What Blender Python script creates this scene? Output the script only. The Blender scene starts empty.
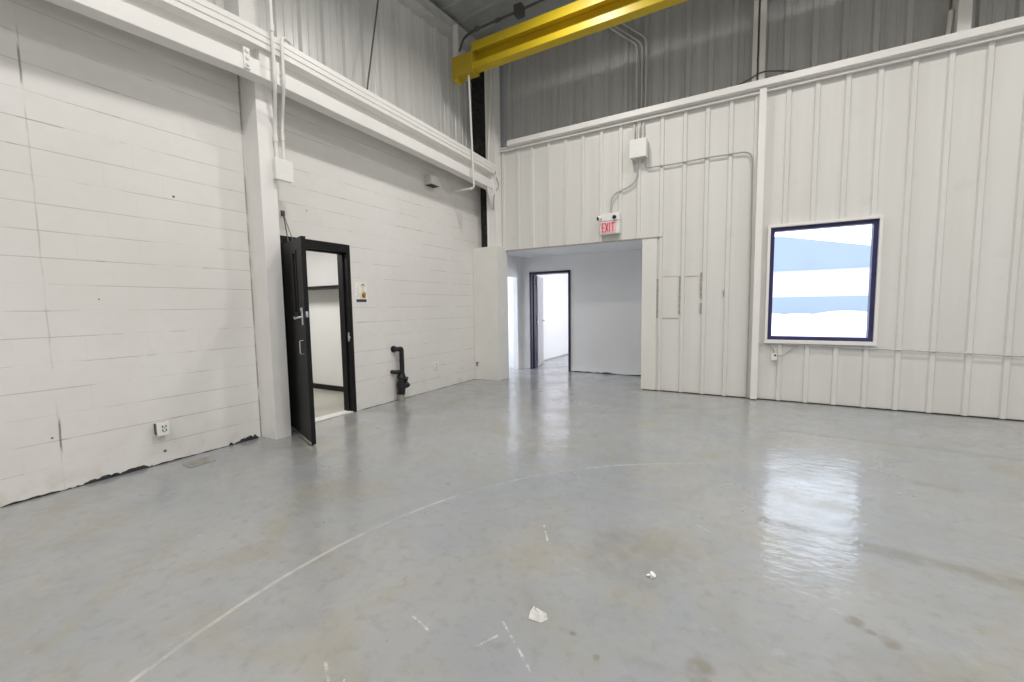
import bpy, bmesh, math, random
from mathutils import Vector, Matrix
random.seed(7)
SC = bpy.context.scene
COL = SC.collection
PI = math.pi

# ------------------------------------------------------------------ materials
class NT:
    """tiny helper to write shader maths"""
    def __init__(s, name):
        s.m = bpy.data.materials.new(name); s.m.use_nodes = True
        s.t = s.m.node_tree; s.t.nodes.clear()
        s.out = s.t.nodes.new('ShaderNodeOutputMaterial')
        s.b = s.t.nodes.new('ShaderNodeBsdfPrincipled')
        s.t.links.new(s.b.outputs[0], s.out.inputs[0])
        g = s.t.nodes.new('ShaderNodeNewGeometry')
        s.pos = g.outputs['Position']
        sp = s.t.nodes.new('ShaderNodeSeparateXYZ'); s.t.links.new(s.pos, sp.inputs[0])
        s.x, s.y, s.z = sp.outputs
    def put(s, sock, v):
        if hasattr(v, 'links') or isinstance(v, bpy.types.NodeSocket): s.t.links.new(v, sock)
        else: sock.default_value = v
    def f(s, op, a, b=0.0, c=None, clamp=False):
        n = s.t.nodes.new('ShaderNodeMath'); n.operation = op; n.use_clamp = clamp
        s.put(n.inputs[0], a); s.put(n.inputs[1], b)
        if c is not None: s.put(n.inputs[2], c)
        return n.outputs[0]
    def ramp(s, v, lo, hi, a=0.0, b=1.0, smooth=True):
        n = s.t.nodes.new('ShaderNodeMapRange'); n.interpolation_type = 'SMOOTHSTEP' if smooth else 'LINEAR'
        s.put(n.inputs[0], v)
        for i, q in zip((1, 2, 3, 4), (lo, hi, a, b)): n.inputs[i].default_value = q
        return n.outputs[0]
    def noise(s, scale, detail=4, rough=.55, vec=None, dist=0.0):
        n = s.t.nodes.new('ShaderNodeTexNoise'); n.inputs['Scale'].default_value = scale
        n.inputs['Detail'].default_value = detail; n.inputs['Roughness'].default_value = rough
        n.inputs['Distortion'].default_value = dist
        s.t.links.new(vec or s.pos, n.inputs['Vector']); return n.outputs[0]
    def vec(s, x, y, z):
        n = s.t.nodes.new('ShaderNodeCombineXYZ')
        for i, q in enumerate((x, y, z)): s.put(n.inputs[i], q)
        return n.outputs[0]
    def mix(s, fac, a, b):
        n = s.t.nodes.new('ShaderNodeMix'); n.data_type = 'RGBA'
        s.put(n.inputs[0], fac)
        for i, q in ((6, a), (7, b)):
            if isinstance(q, tuple): n.inputs[i].default_value = (*q, 1)
            else: s.t.links.new(q, n.inputs[i])
        return n.outputs[2]
    def bump(s, h, strength=.3, dist=.01):
        n = s.t.nodes.new('ShaderNodeBump'); n.inputs['Strength'].default_value = strength
        n.inputs['Distance'].default_value = dist; s.t.links.new(h, n.inputs['Height'])
        return n.outputs[0]
    def set(s, **k):
        names = dict(col='Base Color', rough='Roughness', metal='Metallic', nrm='Normal', spec='Specular IOR Level',
                     coat='Coat Weight', crough='Coat Roughness', cnrm='Coat Normal', trans='Transmission Weight', ior='IOR')
        for q, v in k.items():
            sock = s.b.inputs[names[q]]
            if isinstance(v, tuple): sock.default_value = (*v, 1)
            else: s.put(sock, v)
        return s.m
    def band(s, v, c, w, soft=.5):
        """1 inside |v-c|<w"""
        d = s.f('ABSOLUTE', s.f('SUBTRACT', v, c))
        return s.ramp(d, w*(1-soft), w*(1+soft), 1, 0)
    def seg(s, ax, ay, bx, by, w, u=None, v=None):
        """mask of a line segment in a plane (u, v default to world x, y)"""
        u = u or s.x; v = v or s.y
        dx, dy = bx-ax, by-ay; L2 = dx*dx+dy*dy
        px = s.f('SUBTRACT', u, ax); py = s.f('SUBTRACT', v, ay)
        t = s.f('DIVIDE', s.f('ADD', s.f('MULTIPLY', px, dx), s.f('MULTIPLY', py, dy)), L2, clamp=True)
        ex = s.f('SUBTRACT', px, s.f('MULTIPLY', t, dx)); ey = s.f('SUBTRACT', py, s.f('MULTIPLY', t, dy))
        d = s.f('SQRT', s.f('ADD', s.f('MULTIPLY', ex, ex), s.f('MULTIPLY', ey, ey)))
        return s.ramp(d, w*.3, w, 1, 0)
    def mul(s, *a):
        r = a[0]
        for q in a[1:]: r = s.f('MULTIPLY', r, q)
        return r
    def mx(s, *a):
        r = a[0]
        for q in a[1:]: r = s.f('MAXIMUM', r, q)
        return r

def plain(name, col, rough=.5, metal=0.0, var=.06, scale=6.0, spec=.5, bump=0.0):
    n = NT(name)
    v = n.noise(scale, 5)
    c = n.mix(n.ramp(v, .3, .7), tuple(q*(1-var) for q in col), tuple(min(1, q*(1+var)) for q in col))
    k = dict(col=c, rough=rough, metal=metal, spec=spec)
    if bump: k['nrm'] = n.bump(n.noise(scale*12, 3), bump, .002)
    return n.set(**k)

M = {}
M['white_steel'] = plain('white painted steel', (.85, .835, .81), .38, var=.02, scale=3)
M['grey_steel'] = plain('grey painted steel', (.45, .45, .44), .5, var=.08)
M['eave_paint'] = plain('dull white eave paint', (.62, .615, .60), .45, var=.06)
M['white_metal'] = plain('off white sheet metal', (.78, .77, .73), .42, var=.03, scale=2.2)
M['yellow'] = plain('yellow crane paint', (.56, .405, .012), .42, var=.06, scale=2)
M['yellow_dark'] = plain('worn yellow crane paint', (.50, .36, .02), .4, var=.1, scale=2)
M['black_paint'] = plain('black door paint', (.007, .007, .008), .5, var=.2, spec=.28)
M['navy'] = plain('dark navy frame paint', (.020, .018, .050), .4, var=.15)
M['indigo'] = plain('indigo window sash', (.035, .03, .115), .4, var=.2)
M['chrome'] = plain('brushed steel', (.70, .70, .70), .28, 1.0, var=.05)
M['white_plastic'] = plain('white plastic', (.82, .82, .80), .35, var=.02)
M['box_paint'] = plain('white enclosure paint', (.83, .83, .80), .4, var=.02)
M['galv'] = plain('galvanised conduit', (.52, .52, .52), .42, .35, var=.08, scale=20)
M['white_pipe'] = plain('white painted conduit', (.80, .79, .76), .4, var=.03)
M['dark_wire'] = plain('dark cable sheath', (.10, .10, .10), .5)
M['grey_wire'] = plain('grey cable sheath', (.36, .36, .35), .5)
M['black_iron'] = plain('black iron pipe', (.008, .008, .01), .4, .0, var=.3, scale=30, bump=.2)
M['dark_slot'] = plain('painted dark shade', (.02, .02, .022), .6)
M['paper'] = plain('white paper', (.85, .85, .82), .7, var=.03)
M['drywall'] = plain('painted plasterboard', (.76, .76, .76), .55, var=.025, scale=1.2)
M['room_white'] = plain('white office paint', (.80, .80, .79), .6, var=.02, scale=1.0)
M['pale_blue'] = plain('pale blue cladding', (.285, .342, .43), .6, var=.03, scale=.3)
M['yard_white'] = plain('pale yard concrete', (.80, .80, .80), .8, var=.03, scale=.2)
M['red_letter'] = plain('red sign letter', (.70, .045, .075), .4, var=.05)
M['pink_panel'] = plain('pink tinted sign face', (.90, .58, .60), .35, var=.06, scale=25)
M['rust_grey'] = plain('worn steel plate', (.30, .285, .255), .5, .2, var=.2, scale=14)
M['shadow_gap'] = plain('dark gaps and painted slot shade', (.03, .03, .03), .9, var=.4, scale=14)  # dark gaps; at the corner slot it stands for shade
M['scar'] = plain('grey brown sealant', (.38, .36, .32), .7, var=.2, scale=30)
M['threshold'] = plain('pale worn threshold', (.70, .69, .66), .5)
M['amber'] = plain('amber print', (.48, .30, .10), .6, var=.3, scale=60)
M['brown'] = plain('brown print', (.16, .085, .04), .6, var=.4, scale=60)
M['print_dark'] = plain('navy print', (.045, .045, .09), .6, var=.4, scale=60)
M['print_grey'] = plain('pale grey print', (.55, .57, .60), .6, var=.25, scale=40)
M['cream_print'] = plain('cream print', (.80, .70, .45), .6, var=.2, scale=60)

def mat_glass():
    n = NT('window glass')
    gl = n.t.nodes.new('ShaderNodeBsdfGlossy'); gl.inputs['Roughness'].default_value = .02
    tr = n.t.nodes.new('ShaderNodeBsdfTransparent'); tr.inputs[0].default_value = (.95, .97, 1, 1)
    mx = n.t.nodes.new('ShaderNodeMixShader'); mx.inputs[0].default_value = .03
    n.t.links.new(tr.outputs[0], mx.inputs[1]); n.t.links.new(gl.outputs[0], mx.inputs[2])
    n.t.links.new(mx.outputs[0], n.out.inputs[0]); return n.m
M['glass'] = mat_glass()

def mat_cmu():
    n = NT('white painted block wall')
    big = n.noise(.8, 4); fine = n.noise(9, 5)
    base = n.mix(n.ramp(big, .3, .7), (.75, .73, .70), (.80, .785, .76))
    base = n.mix(n.mul(n.ramp(fine, .45, .75), .25), base, (.70, .68, .63))
    RH, BW = .2052, .41
    row = n.f('DIVIDE', n.z, RH)
    fr = n.f('FRACT', n.f('ADD', row, .5)); dz = n.f('ABSOLUTE', n.f('SUBTRACT', fr, .5))      # 0 on a bed joint
    rowi = n.f('FLOOR', row)
    odd = n.f('FRACT', n.f('MULTIPLY', rowi, .5))                                               # 0 or .5
    cu = n.f('ADD', n.f('DIVIDE', n.f('SUBTRACT', n.y, 1.05), BW), odd)
    du = n.f('ABSOLUTE', n.f('SUBTRACT', n.f('FRACT', n.f('ADD', cu, .5)), .5))
    bed_wide = n.ramp(dz, .015, .05, 1, 0); bed = n.ramp(dz, .010, .024, 1, 0)
    head_wide = n.ramp(du, .008, .025, 1, 0)
    # joints show only here and there: long stretches along the courses
    gate = n.noise(1.0, 3, .6, n.vec(n.f('MULTIPLY', n.rowi if hasattr(n, 'rowi') else n.f('ROUND', row), 7.31), n.f('MULTIPLY', n.y, 1.25), 0.0))
    gate_b = n.ramp(gate, .40, .56)
    gate2 = n.noise(1.0, 3, .6, n.vec(n.f('MULTIPLY', n.f('ROUND', row), 3.1), n.f('MULTIPLY', n.y, 4.0), 2.0))
    dark = n.mul(bed, n.f('ADD', n.mul(gate_b, .42), n.mul(n.ramp(gate2, .58, .66), .35)))
    gate3 = n.ramp(n.noise(1.0, 2, .5, n.vec(n.f('MULTIPLY', rowi, 2.3), n.f('MULTIPLY', n.f('ROUND', cu), 3.7), 5.0)), .45, .6)
    head = n.mul(n.ramp(du, .004, .010, 1, 0), gate3, .06)
    # the open movement joint and its cracks
    wob = n.f('MULTIPLY', n.f('SUBTRACT', n.noise(4, 3), .5), .02)
    cj = n.mul(n.band(n.f('ADD', n.y, wob), 1.05, .0045), n.ramp(n.noise(1.7, 3, .6, n.vec(0.0, 0.0, n.z)), .42, .58), .28)
    cj = n.mx(cj, n.mul(n.band(n.f('ADD', n.y, wob), 1.055, .006), n.band(n.z, .45, .12, .4), .8),
              n.mul(n.band(n.f('ADD', n.y, wob), 1.045, .006), n.band(n.z, 3.26, .13, .3), .7))
    edge = n.mul(n.band(n.y, 2.612, .008), n.ramp(n.noise(3, 3), .35, .55, .3, .75))
    # chips and drilled holes
    holes = None
    for hy, hz, r in ((1.95, 2.494, .014), (1.36, 1.53, .008), (1.725, .115, .017), (1.01, .44, .010), (3.32, 2.62, .010)):
        d = n.f('SQRT', n.f('ADD', n.f('POWER', n.f('SUBTRACT', n.y, hy), 2.0), n.f('POWER', n.f('SUBTRACT', n.z, hz), 2.0)))
        q = n.ramp(d, r*.5, r, 1, 0); holes = q if holes is None else n.mx(holes, q)
    c = n.mix(n.mx(dark, head), base, (.27, .245, .205))
    c = n.mix(n.mx(cj, edge), c, (.15, .14, .125))
    c = n.mix(n.mul(holes, .9), c, (.03, .03, .03))
    # scuffs and grime near the floor
    g = n.mul(n.ramp(n.z, 0, .5, 1, 0), n.ramp(n.noise(5, 5), .5, .75), .35)
    c = n.mix(g, c, (.45, .40, .32))
    h = n.f('SUBTRACT', n.f('MULTIPLY', fine, .12), n.mul(n.mx(bed_wide, n.mul(head_wide, .15)), .30))
    return n.set(col=c, rough=.5, spec=.35, nrm=n.bump(h, .22, .006))
M['cmu'] = mat_cmu()

def mat_panel(name, a, b, rough, streak=.12):
    n = NT(name)
    st = n.noise(1.0, 3, .5, n.vec(n.f('MULTIPLY', n.x, 5.0), n.f('MULTIPLY', n.y, 5.0), n.f('MULTIPLY', n.z, .25)))
    c = n.mix(n.ramp(st, .3, .7), a, b)
    d = n.mul(n.ramp(n.noise(3.5, 5), .58, .75), streak)
    c = n.mix(d, c, (.45, .42, .36))
    h = n.noise(2.2, 3)
    return n.set(col=c, rough=rough, spec=.5, nrm=n.bump(h, .25, .02))
M['liner'] = mat_panel('ivory metal liner panel', (.705, .695, .665), (.75, .745, .715), .42)
M['cladding'] = mat_panel('grey white wall cladding', (.50, .50, .495), (.56, .56, .555), .30, .2)
M['cladding_left'] = mat_panel('bright ribbed wall cladding', (.72, .715, .70), (.78, .775, .76), .27, .12)
M['roof'] = mat_panel('grey roof deck', (.36, .37, .37), (.42, .43, .43), .5, .3)

def mat_floor():
    n = NT('grey sealed concrete')
    big = n.noise(.55, 5, .6); mid = n.noise(1.6, 6, .62, dist=.6); fine = n.noise(14, 5, .6)
    c = n.mix(n.ramp(big, .32, .66), (.262, .284, .308), (.325, .328, .325))
    c = n.mix(n.mul(n.ramp(mid, .46, .66), .6), c, (.288, .272, .215))
    c = n.mix(n.mul(n.ramp(n.noise(2.6, 6, .65, n.vec(n.x, n.y, 4.0)), .50, .70), .4), c, (.235, .258, .292))
    c = n.mix(n.mul(n.ramp(fine, .48, .74), .42), c, (.205, .203, .188))
    c = n.mix(n.mul(n.ramp(n.noise(6, 6, .7, n.vec(n.x, n.y, 9.0)), .60, .72), .35), c, (.42, .415, .40))
    # chalk arc: circle about (0.77, 1.32), radius 2.91
    r = n.f('SQRT', n.f('ADD', n.f('POWER', n.f('SUBTRACT', n.x, .768), 2.0), n.f('POWER', n.f('SUBTRACT', n.y, 1.324), 2.0)))
    wob = n.f('MULTIPLY', n.f('SUBTRACT', n.noise(1.5, 2), .5), .03)
    arc = n.mul(n.band(n.f('ADD', r, wob), 2.912, .011), n.ramp(n.noise(3.1, 6, .75), .40, .60, .12, 1))
    arc = n.mul(arc, n.ramp(n.x, -.9, -.1, 1, .15), n.ramp(n.x, .05, .35, 1, 0), n.ramp(n.y, -.4, .3, 0, 1))
    scr = None
    for q in ((-1.33, 1.36, -1.22, 1.33, .008), (-1.47, 1.0, -1.38, .95, .009), (-1.15, 2.38, -1.05, 2.22, .008), (-.95, 1.53, -.72, 1.36, .008),
              (-1.33, .98, -1.26, .90, .006), (-1.3, 3.30, -1.22, 3.2, .006), (-.30, 2.86, -.2, 2.8, .006), (-.98, 1.35, -.93, 1.45, .008), (-.62, 1.16, -.54, 1.10, .008)):
        s_ = n.seg(*q); scr = s_ if scr is None else n.mx(scr, s_)
    light = n.mx(n.mul(arc, .42), n.mul(scr, n.ramp(n.noise(22, 4, .7), .42, .62, .0, .7)))
    c = n.mix(light, c, (.68, .67, .64))
    # dirt: tyre line, drips, patches
    wv = n.f('MULTIPLY', n.f('SUBTRACT', n.noise(7, 4), .5), .09)
    yy = n.f('ADD', n.y, wv)
    rough_edge = n.ramp(n.noise(11, 5), .3, .6, .35, 1)
    t1 = n.mul(n.seg(.10, 3.13, .56, 3.06, .07, n.x, yy), .75)
    t2 = n.mul(n.seg(.5, 3.06, 2.6, 2.82, .10, n.x, yy), .48)
    t3 = n.mul(n.seg(.30, 5.52, .75, 5.46, .06, n.x, yy), .5)
    t4 = n.mul(n.seg(.7, 5.46, 3.2, 5.35, .06, n.x, yy), .35)
    t5 = n.mul(n.seg(1.15, 4.35, 1.32, 4.3, .09, n.x, yy), .35)
    t = n.mul(n.mx(t1, t2, t3, t4, t5), rough_edge)
    c = n.mix(t, c, (.15, .138, .095))
    sp = None
    for px, py, rr, k in ((.42, 2.29, .05, .7), (.53, 2.20, .055, .7), (-.15, 1.70, .07, .6), (-.14, 1.62, .05, .5), (.42, 2.75, .03, .8), (.47, 2.24, .025, .6),
                          (-.55, 2.35, .42, .34), (-.72, 2.45, .12, .4), (-.42, 2.10, .05, .5), (-.27, 2.95, .02, .7), (-.65, 1.62, .02, .7), (-.52, 1.55, .02, .6), (.62, 1.95, .35, .25)):
        d = n.f('SQRT', n.f('ADD', n.f('POWER', n.f('SUBTRACT', n.x, px), 2.0), n.f('POWER', n.f('SUBTRACT', yy, py), 2.0)))
        q = n.mul(n.ramp(d, rr*.4, rr, 1, 0), k); sp = q if sp is None else n.mx(sp, q)
    c = n.mix(n.mul(sp, rough_edge), c, (.165, .15, .105))
    rg = n.ramp(mid, .3, .7, .27, .42)
    rip = n.noise(1.0, 3, .55, n.vec(n.f('MULTIPLY', n.x, 9.0), n.f('MULTIPLY', n.y, 16.0), 0.0))
    h2 = n.bump(rip, .6, .008)
    return n.set(col=c, rough=rg, spec=.5, nrm=n.bump(n.noise(5, 3), .08, .01),
                 coat=n.ramp(n.noise(3, 4), .3, .62, .45, 1.0), crough=.09, cnrm=h2)
M['floor'] = mat_floor()

# ------------------------------------------------------------------ mesh helpers
class MB:
    def __init__(s): s.bm = bmesh.new()
    def box(s, a, b, bev=0.0, mat=None):
        """box between corners a and b; mat is an optional Matrix applied afterwards"""
        r = bmesh.ops.create_cube(s.bm, size=1)
        vs = r['verts']
        c = [(a[i]+b[i])/2 for i in range(3)]; d = [abs(b[i]-a[i]) for i in range(3)]
        for v in vs: v.co = Vector([c[i]+v.co[i]*d[i] for i in range(3)])
        if bev:
            es = list({e for v in vs for e in v.link_edges})
            q = bmesh.ops.bevel(s.bm, geom=es, offset=min(bev, min(d)*.45), segments=2, affect='EDGES', profile=.6)
            vs = list({v for f in q['faces'] for v in f.verts} | {v for v in vs if v.is_valid})
        if mat is not None:
            seen = set(); st = [v for v in vs if v.is_valid]
            while st:
                v = st.pop()
                if v in seen: continue
                seen.add(v); st += [e.other_vert(v) for e in v.link_edges]
            for v in seen: v.co = mat @ v.co
        return s
    def tube(s, pts, r, seg=12, caps=True):
        """round tube along a polyline; r is a number or one radius per point"""
        pts = [Vector(p) for p in pts]; n = len(pts)
        rs = [r]*n if not isinstance(r, (list, tuple)) else list(r)
        t0 = (pts[1]-pts[0]).normalized()
        up = Vector((0, 0, 1)) if abs(t0.z) < .9 else Vector((1, 0, 0))
        u = t0.cross(up).normalized(); rings = []
        for i, p in enumerate(pts):
            if i == 0: t = t0
            elif i == n-1: t = (pts[i]-pts[i-1]).normalized()
            else:
                a_ = pts[i]-pts[i-1]; b_ = pts[i+1]-pts[i]
                t = (a_.normalized() if a_.length else b_.normalized()) + (b_.normalized() if b_.length else a_.normalized())
                t = t.normalized() if t.length > 1e-6 else a_.normalized()
            u = (u - t*u.dot(t)); u = u.normalized() if u.length > 1e-6 else t.orthogonal().normalized()
            w = t.cross(u)
            rings.append([s.bm.verts.new(p + (u*math.cos(2*PI*k/seg)+w*math.sin(2*PI*k/seg))*rs[i]) for k in range(seg)])
        for i in range(n-1):
            for k in range(seg):
                s.bm.faces.new((rings[i][k], rings[i][(k+1) % seg], rings[i+1][(k+1) % seg], rings[i+1][k]))
        if caps:
            s.bm.faces.new(rings[0][::-1]); s.bm.faces.new(rings[-1])
        return s
    def sweep(s, prof, stations):
        """closed profile [(a, b)] placed at every station by a function"""
        rings = [[s.bm.verts.new(st(a, b)) for a, b in prof] for st in stations]
        m = len(prof)
        for i in range(len(rings)-1):
            for k in range(m):
                s.bm.faces.new((rings[i][k], rings[i][(k+1) % m], rings[i+1][(k+1) % m], rings[i+1][k]))
        s.bm.faces.new(rings[0][::-1]); s.bm.faces.new(rings[-1])
        return s
    def poly(s, pts, depth):
        """flat outline given thickness: extrude by vector depth"""
        a = [s.bm.verts.new(p) for p in pts]; b = [s.bm.verts.new(Vector(p)+Vector(depth)) for p in pts]
        n = len(a)
        s.bm.faces.new(a); s.bm.faces.new(b[::-1])
        for i in range(n): s.bm.faces.new((a[i], b[i], b[(i+1) % n], a[(i+1) % n]))
        return s
    def ribbed(s, centres, u0, u1, z0, z1, place, prof, back):
        """sheet with vertical ribs: prof is a list of (du, h) about each centre; place(u, h, z) -> point; back = panel depth behind the face"""
        line = [(u0, 0.0)]
        for c in sorted(centres):
            for du, h in prof:
                u = c+du
                if u0+.001 < u < u1-.001: line.append((u, h))
        line.append((u1, 0.0))
        line.sort(key=lambda q: q[0])
        fr = [[s.bm.verts.new(place(u, h, z)) for u, h in line] for z in (z0, z1)]
        bk = [[s.bm.verts.new(place(u, -back, z)) for u in (u0, u1)] for z in (z0, z1)]
        for i in range(len(line)-1):
            s.bm.faces.new((fr[0][i], fr[0][i+1], fr[1][i+1], fr[1][i]))
        s.bm.faces.new((bk[0][1], bk[0][0], bk[1][0], bk[1][1]))
        s.bm.faces.new((bk[0][0], fr[0][0], fr[1][0], bk[1][0]))
        s.bm.faces.new((fr[0][-1], bk[0][1], bk[1][1], fr[1][-1]))
        s.bm.faces.new(fr[0][::-1]+bk[0]); s.bm.faces.new(fr[1]+bk[1][::-1])
        return s
    def build(s, name, mat, parent=None, smooth=False):
        bmesh.ops.recalc_face_normals(s.bm, faces=s.bm.faces)
        me = bpy.data.meshes.new(name); s.bm.to_mesh(me); s.bm.free()
        me.materials.append(M[mat] if isinstance(mat, str) else mat)
        if smooth:
            for p in me.polygons: p.use_smooth = True
            me.set_sharp_from_angle(angle=math.radians(40))
        o = bpy.data.objects.new(name, me); COL.objects.link(o)
        if parent is not None:
            o.parent = parent; o.matrix_parent_inverse = Matrix.Translation(-parent.location) @ Matrix() if False else Matrix()
            # meshes are written in world coordinates: move them into the parent's frame
            inv = parent_world(parent).inverted()
            me.transform(inv)
        return o

def parent_world(o):
    m = Matrix.LocRotScale(o.location, o.rotation_euler, o.scale)
    return parent_world(o.parent) @ m if o.parent else m

def tag(o, label=None, cat=None, group=None, kind=None):
    if label: o['label'] = label
    if cat: o['category'] = cat
    if group: o['group'] = group
    if kind: o['kind'] = kind
    return o
def thing(name, loc, label, cat, group=None, kind=None):
    o = bpy.data.objects.new(name, None); COL.objects.link(o); o.location = loc
    o.empty_display_size = .1
    return tag(o, label, cat, group, kind)
def struct(mb, name, mat, label, cat='wall', parent=None):
    return tag(mb.build(name, mat, parent), label, cat, kind='structure')
def arc_pts(c, a, b, r, a0, a1, n=6):
    """points of an arc round c in the plane of unit vectors a, b"""
    c, a, b = Vector(c), Vector(a), Vector(b)
    return [c + a*(r*math.cos(a0+(a1-a0)*i/n)) + b*(r*math.sin(a0+(a1-a0)*i/n)) for i in range(n+1)]
def rounded(pts, r=.05, n=5):
    """polyline with its corners rounded"""
    pts = [Vector(p) for p in pts]; out = [pts[0]]
    for i in range(1, len(pts)-1):
        p, q, s_ = pts[i-1], pts[i], pts[i+1]
        d1, d2 = (p-q), (s_-q); k = min(r, d1.length*.45, d2.length*.45)
        a, b = q+d1.normalized()*k, q+d2.normalized()*k
        for j in range(n+1):
            t = j/n; out.append(a*(1-t)**2 + q*2*t*(1-t) + b*t*t)
    out.append(pts[-1]); return out

# ------------------------------------------------------------------ key planes (metres)
XL = -4.77          # face of the block wall
YB = 7.16           # face of the liner panels on the end wall
YO = 7.36           # face of the upper cladding on the end wall
YA = 8.50           # back wall of the alcove
ZL = 2.50           # lintel of the alcove
ZG = 4.36           # top of the liner panels

# ------------------------------------------------------------------ setting
struct(MB().box((-9.5, -8.2, -.2), (8.4, 13.4, 0)), 'floor', 'floor', 'grey sealed concrete floor with chalk arc and tyre marks', 'floor')

def roof_z(x): return 6.46 + .06*(x+4.95)
pr = [(-.10, 0), (-.06, .035), (.06, .035), (.10, 0)]
mb = MB()
mb.ribbed([-7.9+.4*i for i in range(40)], -8.2, 7.6, 0, 1, lambda u, h, t: Vector((-5.1+t*13.3, u, roof_z(-5.1+t*13.3)-h)), pr, .1)
struct(mb, 'ceiling', 'roof', 'dark grey ribbed metal roof deck', 'ceiling')

# block wall with the door opening
D0, D1, DH = 2.985, 3.865, 2.17
mb = MB()
mb.box((-4.97, -8.2, 0), (XL, D0-.03, 4.05)); mb.box((-4.97, D1+.03, 0), (XL, 7.12, 4.05)); mb.box((-4.97, D0-.03, DH+.04), (XL, D1+.03, 4.05))
struct(mb, 'wall_left', 'cmu', 'white painted concrete block wall with open black door')
# ribbed cladding above the blocks
cl = [3.17+.32*i for i in range(-36, 12)]
r_prof = [(-.050, 0), (-.028, .042), (.028, .042), (.050, 0), (.085, 0), (.095, .009), (.112, .009), (.122, 0), (.198, 0), (.208, .009), (.225, .009), (.235, 0)]
mb = MB()
mb.ribbed(cl, -8.2, 7.11, 4.0, 6.47, lambda u, h, z: Vector((-4.93+h, u, z)), r_prof, .06)
struct(mb, 'wall_left_upper', 'cladding_left', 'pale ribbed metal wall above the crane beam')
# near-black strip paints the deep shade of the slot by the corner column
struct(MB().box((-5.0, 7.12, 2.5), (-4.49, 7.15, 6.3)), 'wall_slot_shade', 'shadow_gap', 'near black strip painting the shade in the narrow slot between block wall and corner column')

# liner panels of the end wall
lp = [-4.258, -3.943, -3.639, -3.298, -2.971, -2.647, -2.326, -1.999, -1.699, -1.342, -1.006, -.694, -.382, -.06] + [.318+.322*i for i in range(26)]
l_prof = [(-.036, 0), (-.022, .026), (.022, .026), (.036, 0)]
W0, W1, WZ0, WZ1 = .158, 1.345, .89, 2.475
AX0, AX1 = -4.55, -1.63
pl = lambda u, h, z: Vector((u, YB-h, z))
mb = MB()
mb.ribbed(lp, -4.42, AX1, ZL, ZG, pl, l_prof, .05)
mb.ribbed(lp, AX1, W0, 0.012, ZG, pl, l_prof, .05)
mb.ribbed(lp, W1, 8.2, 0.012, ZG, pl, l_prof, .05)
mb.ribbed(lp, W0, W1, 0.012, WZ0, pl, l_prof, .05)
mb.ribbed(lp, W0, W1, WZ1, ZG, pl, l_prof, .05)
struct(mb, 'wall_back', 'liner', 'ivory ribbed liner panel wall around window and alcove')
op = [-1.33+.322*i for i in range(-10, 30)]
mb = MB()
mb.ribbed(op, -5.0, 8.2, 4.2, 7.2, lambda u, h, z: Vector((u, YO-h, z)), r_prof, .06)
struct(mb, 'wall_back_upper', 'cladding', 'grey ribbed cladding above the white girt')
mb = MB()
mb.box((AX1+.05, YO+.02, 0), (W0-.02, YO+.08, 4.3)); mb.box((W1+.02, YO+.02, 0), (8.2, YO+.08, 4.3))
mb.box((W0-.02, YO+.02, 0), (W1+.02, YO+.08, WZ0-.02)); mb.box((W0-.02, YO+.02, WZ1+.02), (W1+.02, YO+.08, 4.3))
struct(mb, 'wall_back_outer', 'cladding', 'outer metal skin behind the liner panels')

# room shell out of view
struct(MB().box((8.2, -8.2, 0), (8.35, 7.5, 7.3)), 'wall_right', 'liner', 'unseen plain metal wall on the far side of the bay')
mb = MB(); mb.box((-5.0, -8.35, 0), (8.35, -8.2, 7.3))
struct(mb, 'wall_rear', 'liner', 'plain metal wall behind the viewer')

# alcove
mb = MB()
mb.box((-4.72, 7.19, 0), (-4.61, 7.42, 2.5)); mb.box((-4.72, 7.42, 2.06), (-4.61, 8.27, 2.7)); mb.box((-4.72, 8.27, 0), (-4.61, YA, 2.7))
struct(mb, 'wall_alcove_left', 'drywall', 'white alcove side wall with bright opening')
EX0, EX1, EZ = -4.40, -3.45, 2.16
mb = MB()
mb.box((-6.6, YA, 0), (EX0+.02, YA+.22, 2.75)); mb.box((EX1-.02, YA, 0), (-1.4, YA+.22, 2.75)); mb.box((EX0+.02, YA, EZ-.02), (EX1-.02, YA+.22, 2.75))
struct(mb, 'wall_alcove_back', 'drywall', 'plain white alcove wall holding the open navy framed door')
struct(MB().box((AX1, YB+.05, 0), (AX1+.1, YA, 2.7)), 'wall_alcove_right', 'drywall', 'plain alcove side wall out of sight')
struct(MB().box((-4.72, YB+.05, ZL), (AX1+.1, YA+.1, ZL+.1)), 'ceiling_alcove', 'drywall', 'plain white alcove ceiling under the liner panels', 'ceiling')
# room beyond the side opening and the exit door: one daylit corridor wrapping the corner
mb = MB()
mb.box((-7.2, 6.9, 0), (-7.1, YA, 2.7)); mb.box((-7.1, 6.9, 0), (-4.98, 7.0, 2.7)); mb.box((-7.2, 6.9, 2.7), (-4.98, YA, 2.8)); mb.box((-4.98, 7.16, 2.7), (-4.72, YA, 2.8)); mb.box((-5.0, 7.0, 0), (-4.97, 7.2, 2.7)); mb.box((-4.97, 7.125, 0), (-4.72, 7.2, 2.7))
struct(mb, 'wall_side_room', 'room_white', 'bright white room past the alcove side opening')
mb = MB()
mb.box((-4.85, 13.0, 0), (-1.6, 13.1, 2.7)); mb.box((-1.7, YA+.22, 0), (-1.6, 13.0, 2.7)); mb.box((-4.85, YA+.22, 2.7), (-1.6, 13.1, 2.8))
mb.box((-4.85, YA+.22, 0), (-4.73, 13.0, 2.7))
struct(mb, 'wall_far_room', 'room_white', 'bright white room beyond the navy framed door')
struct(MB().box((-4.73, YA+.23, .002), (-4.722, 13.0, .03)), 'baseboard_far_room', 'grey_steel', 'thin grey baseboard in the bright room beyond the navy framed door', 'baseboard')

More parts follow.
